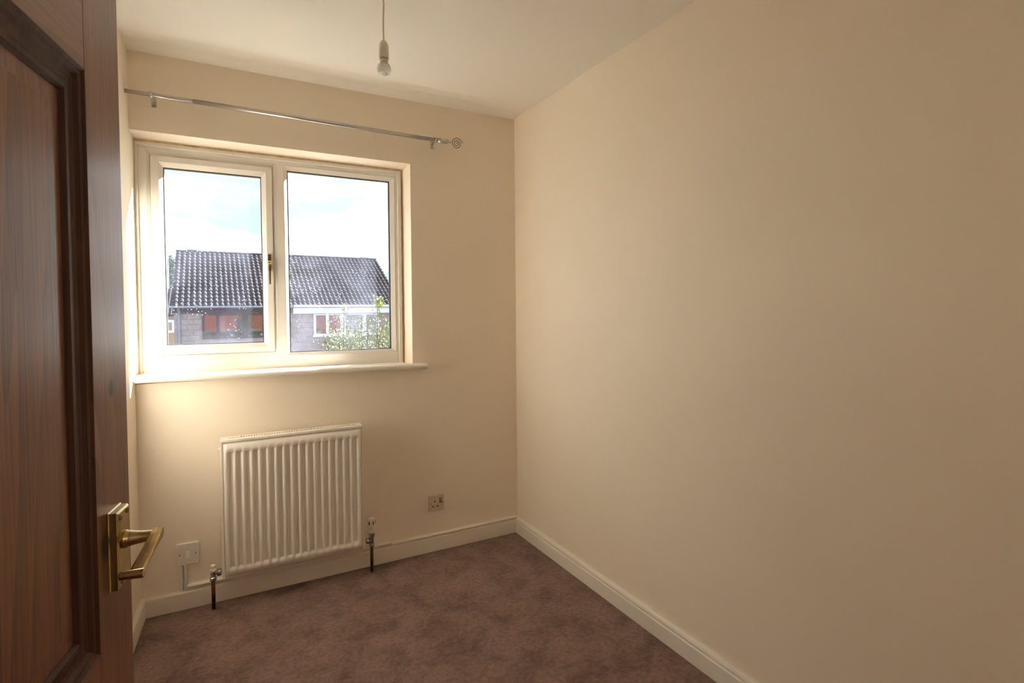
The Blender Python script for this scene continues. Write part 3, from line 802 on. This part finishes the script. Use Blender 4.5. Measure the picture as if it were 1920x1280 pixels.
# windows
def hwin(x0, x1, z0, z1, panes, m, sill, lb):
    bm = bmesh.new(); xs = [x0]+[q for p in panes for q in p[:2]]+[x1]
    box(bm, x0, x1, WY-.05, WY, z0, panes[0][2]); box(bm, x0, x1, WY-.05, WY, panes[0][3], z1)
    for k in range(0, len(xs), 2): box(bm, xs[k], xs[k+1], WY-.05, WY, panes[0][2], panes[0][3])
    fr = tag(hobj('window', bm, m), lb)
    if sill: hobj('sill', bx(x0-.05, x1+.05, WY-.12, WY, z0-.08, z0+.01), m, fr)
    for i, p in enumerate(panes):
        hobj('pane', bx(p[0], p[1], WY-.025, WY-.015, p[2], p[3]), PANE, fr)
    return fr
hwin(1.045, 4.5, .10, 1.21, [(1.13, 1.57, .19, 1.10), (1.685, 2.545, .19, 1.10), (2.79, 3.36, .19, 1.10), (3.6, 4.4, .19, 1.10)], HDARK, False, 'dark framed window under the cladding')
w_ = hwin(5.53, 8.6, .12, 1.13, [(5.63, 6.08, .18, 1.06), (6.21, 6.75, .18, 1.09), (6.98, 7.82, .18, 1.09), (7.99, 8.48, .18, 1.08)], HWHITE, True, 'white framed window under the white fascia')

# aerial on the roof end
def hl(x, y, z): return (9.62+x, y, 4.2+z)
mast = tag(hobj('television_aerial', tub([hl(0, 0, 0), hl(0, 0, 1.02)], .012, 6), MAST), 'thin pale television aerial at the right end of the ridge')
hobj('boom', tub([hl(-.42, 0, 1.16), hl(.16, -.1, 1.04)], .012, 6), MAST, mast)
hobj('stay', tub([hl(0, 0, 1.0), hl(-.1, 0, 1.09)], .01, 6), MAST, mast)
bm = bmesh.new()
for k in range(6):
    t = k/5; x = -.40+.52*t; z = 1.155-.11*t; y = -.1*t; tube(bm, [hl(x, y-.2, z-.03), hl(x, y+.2, z+.03)], .005, 5)
hobj('element', bm, MAST, mast)['kind'] = 'stuff'
# thin street mast at the left edge of the window
def ray_pt(u, v, dist):
    d = r2*((u-960)/950.3185) - u2*((v-600.71)/950.3185) + fw
    return CAM + d*dist
p = ray_pt(313, 432, 40)
sl_ = empty('lamp_post', (p.x, p.y, GZ), 0, 'slender pale street mast above the tree at the left of the window', 'lamp post')
obj('pole', tub([(0, 0, 0), (0, 0, p.z-GZ)], .05, 8), MAST, sl_); obj('arm', tub([(0, 0, p.z-GZ), (-.25, 0, p.z-GZ+.05)], .045, 8), MAST, sl_)

# neighbouring house at the left edge
q = ray_pt(298, 592, 34)
nh = empty('house', (q.x, q.y, GZ), .05, 'tan walled neighbouring house at the left edge of the window', 'house')
def nobj(nm, bm, m, parent=None):
    for v in bm.verts: v.co.z -= GZ
    return obj(nm, bm, m, parent or nh)
nobj('wall', bx(-3, 1.1, 0, 6, GZ, 1.1), TANW)
bm = bmesh.new(); hexa(bm, [(-3.2, -.4, .95), (1.2, -.4, .95), (1.2, 3, 2.85), (-3.2, 3, 2.85), (-3.2, -.4, 1.05), (1.2, -.4, 1.05), (1.2, 3, 2.95), (-3.2, 3, 2.95)])
nobj('roof', bm, TILE)
tw_ = bmesh.new()
for k in range(14):
    x = -1.7+k*.2; tube(tw_, [(x, -.42, 1.07), (x, 3, 2.97)], .04, 6)
nobj('roof_roll', tw_, TILE)['kind'] = 'stuff'
w2 = nobj('window', bx(-.9, .93, -.06, 0, -.15, .72), HWHITE); nobj('pane', bx(-.6, .72, -.07, -.05, 0, .55), TANW, w2)
nobj('door_canopy', bx(-1.2, .95, -.5, 0, -1.95, -1.55), HWHITE)

# trees and the garden shrub
def leaves(n, fn, size, m, name, parent):
    bm = bmesh.new()
    for _ in range(n):
        p, nrm = fn()
        s_ = size*random.uniform(.6, 1.25)
        t = Vector((random.gauss(0, 1), random.gauss(0, 1), random.gauss(0, 1))).normalized()
        b_ = t.cross(Vector((random.gauss(0, 1), random.gauss(0, 1), random.gauss(0, 1)))).normalized()
        nn = t.cross(b_)
        q = [p-t*s_, p+b_*s_*.42+nn*s_*.12, p+t*s_, p-b_*s_*.42+nn*s_*.12]
        v = [bm.verts.new(x) for x in q]; c = bm.verts.new(p-nn*s_*.05)
        bm.faces.new((v[0], v[1], v[2], c)); bm.faces.new((v[0], c, v[2], v[3]))
    me = bpy.data.meshes.new(name); bm.to_mesh(me); bm.free(); me.materials.append(m)
    o = bpy.data.objects.new(name, me); S.collection.objects.link(o); o.parent = parent; o['kind'] = 'stuff'
    return o
# far tree behind the left end of the house
q = ray_pt(303, 515, 44)
tr = empty('tree', (q.x, q.y, GZ), 0, 'leafy green tree behind the left end of the tiled roof', 'tree')
obj('trunk', tub([(0, 0, 0), (.1, 0, 4), (0, 0, q.z-GZ)], [.25, .2, .08], 8), BARK, tr)
def fn():
    while True:
        p = Vector((random.uniform(-1, 1), random.uniform(-1, 1), random.uniform(-1, 1)))
        if p.length < 1: break
    r_ = 1+.25*mathutils.noise.noise(p*3)
    return Vector((p.x*1.75*r_, p.y*1.75*r_, q.z-GZ-.2+p.z*2.1*r_)), None
leaves(9000, fn, .13, LEAFM2, 'foliage', tr)
# nearer garden shrub: upright shoots
q0 = ray_pt(668, 700, 9.0)
sh = empty('tree', (q0.x, q0.y, GZ), 0, 'sunlit yellow green tree with upright shoots in front of the white window', 'tree')
def shoot_top(u, v, d): return ray_pt(u, v, d) - Vector((q0.x, q0.y, GZ))
shoots = [(646, 566, 8.8, 9), (708, 557, 8.9, 15), (617, 600, 9.2, 11), (690, 598, 8.7, 18), (632, 588, 9.1, 10), (728, 598, 9.1, 19), (664, 596, 9.2, 18), (678, 592, 9.0, 12), (606, 628, 8.9, 10), (652, 612, 8.6, 20), (716, 612, 8.8, 18), (740, 606, 9.0, 20), (700, 618, 9.3, 20), (626, 622, 9.3, 14), (676, 622, 8.8, 20), (758, 600, 9.0, 20)]
centers = []
for i, (u, v, d, wpx) in enumerate(shoots):
    top = shoot_top(u, v, d); bot = shoot_top(u+(668-u)*.35, 720, d)
    mid = (top+bot)/2 + Vector((random.uniform(-.06, .06), 0, 0))
    obj('stem', tub([(top.x*.2, top.y*.2, 1.2), tuple(bot), tuple(mid), tuple(top)], [.05, .02, .012, .005], 6), BARK, sh)
    centers.append((top, mid, bot, 1.3*wpx/950*d))
obj('trunk', tub([(0, 0, 0), (0, 0, 1.4)], [.09, .06], 8), BARK, sh)
def fn2():
    top, mid, bot, w = random.choice(centers)
    t = random.random()**.8
    c = top.lerp(mid, t*2) if t < .5 else mid.lerp(bot, t*2-1)
    ww = w*(.35+.9*min(1, t*1.6))
    return c+Vector((random.gauss(0, .5), random.gauss(0, .5), random.gauss(0, .25)))*ww, None
leaves(5600, fn2, .027, LEAFM, 'foliage', sh)
tp = shoot_top(709, 566, 8.9)
def fn3():
    return tp+Vector((random.gauss(0, .045), random.gauss(0, .045), random.gauss(0, .05))), None
tag(leaves(160, fn3, .034, LEAFY, 'shoot_tip', sh), 'bright lime green shoot tip')
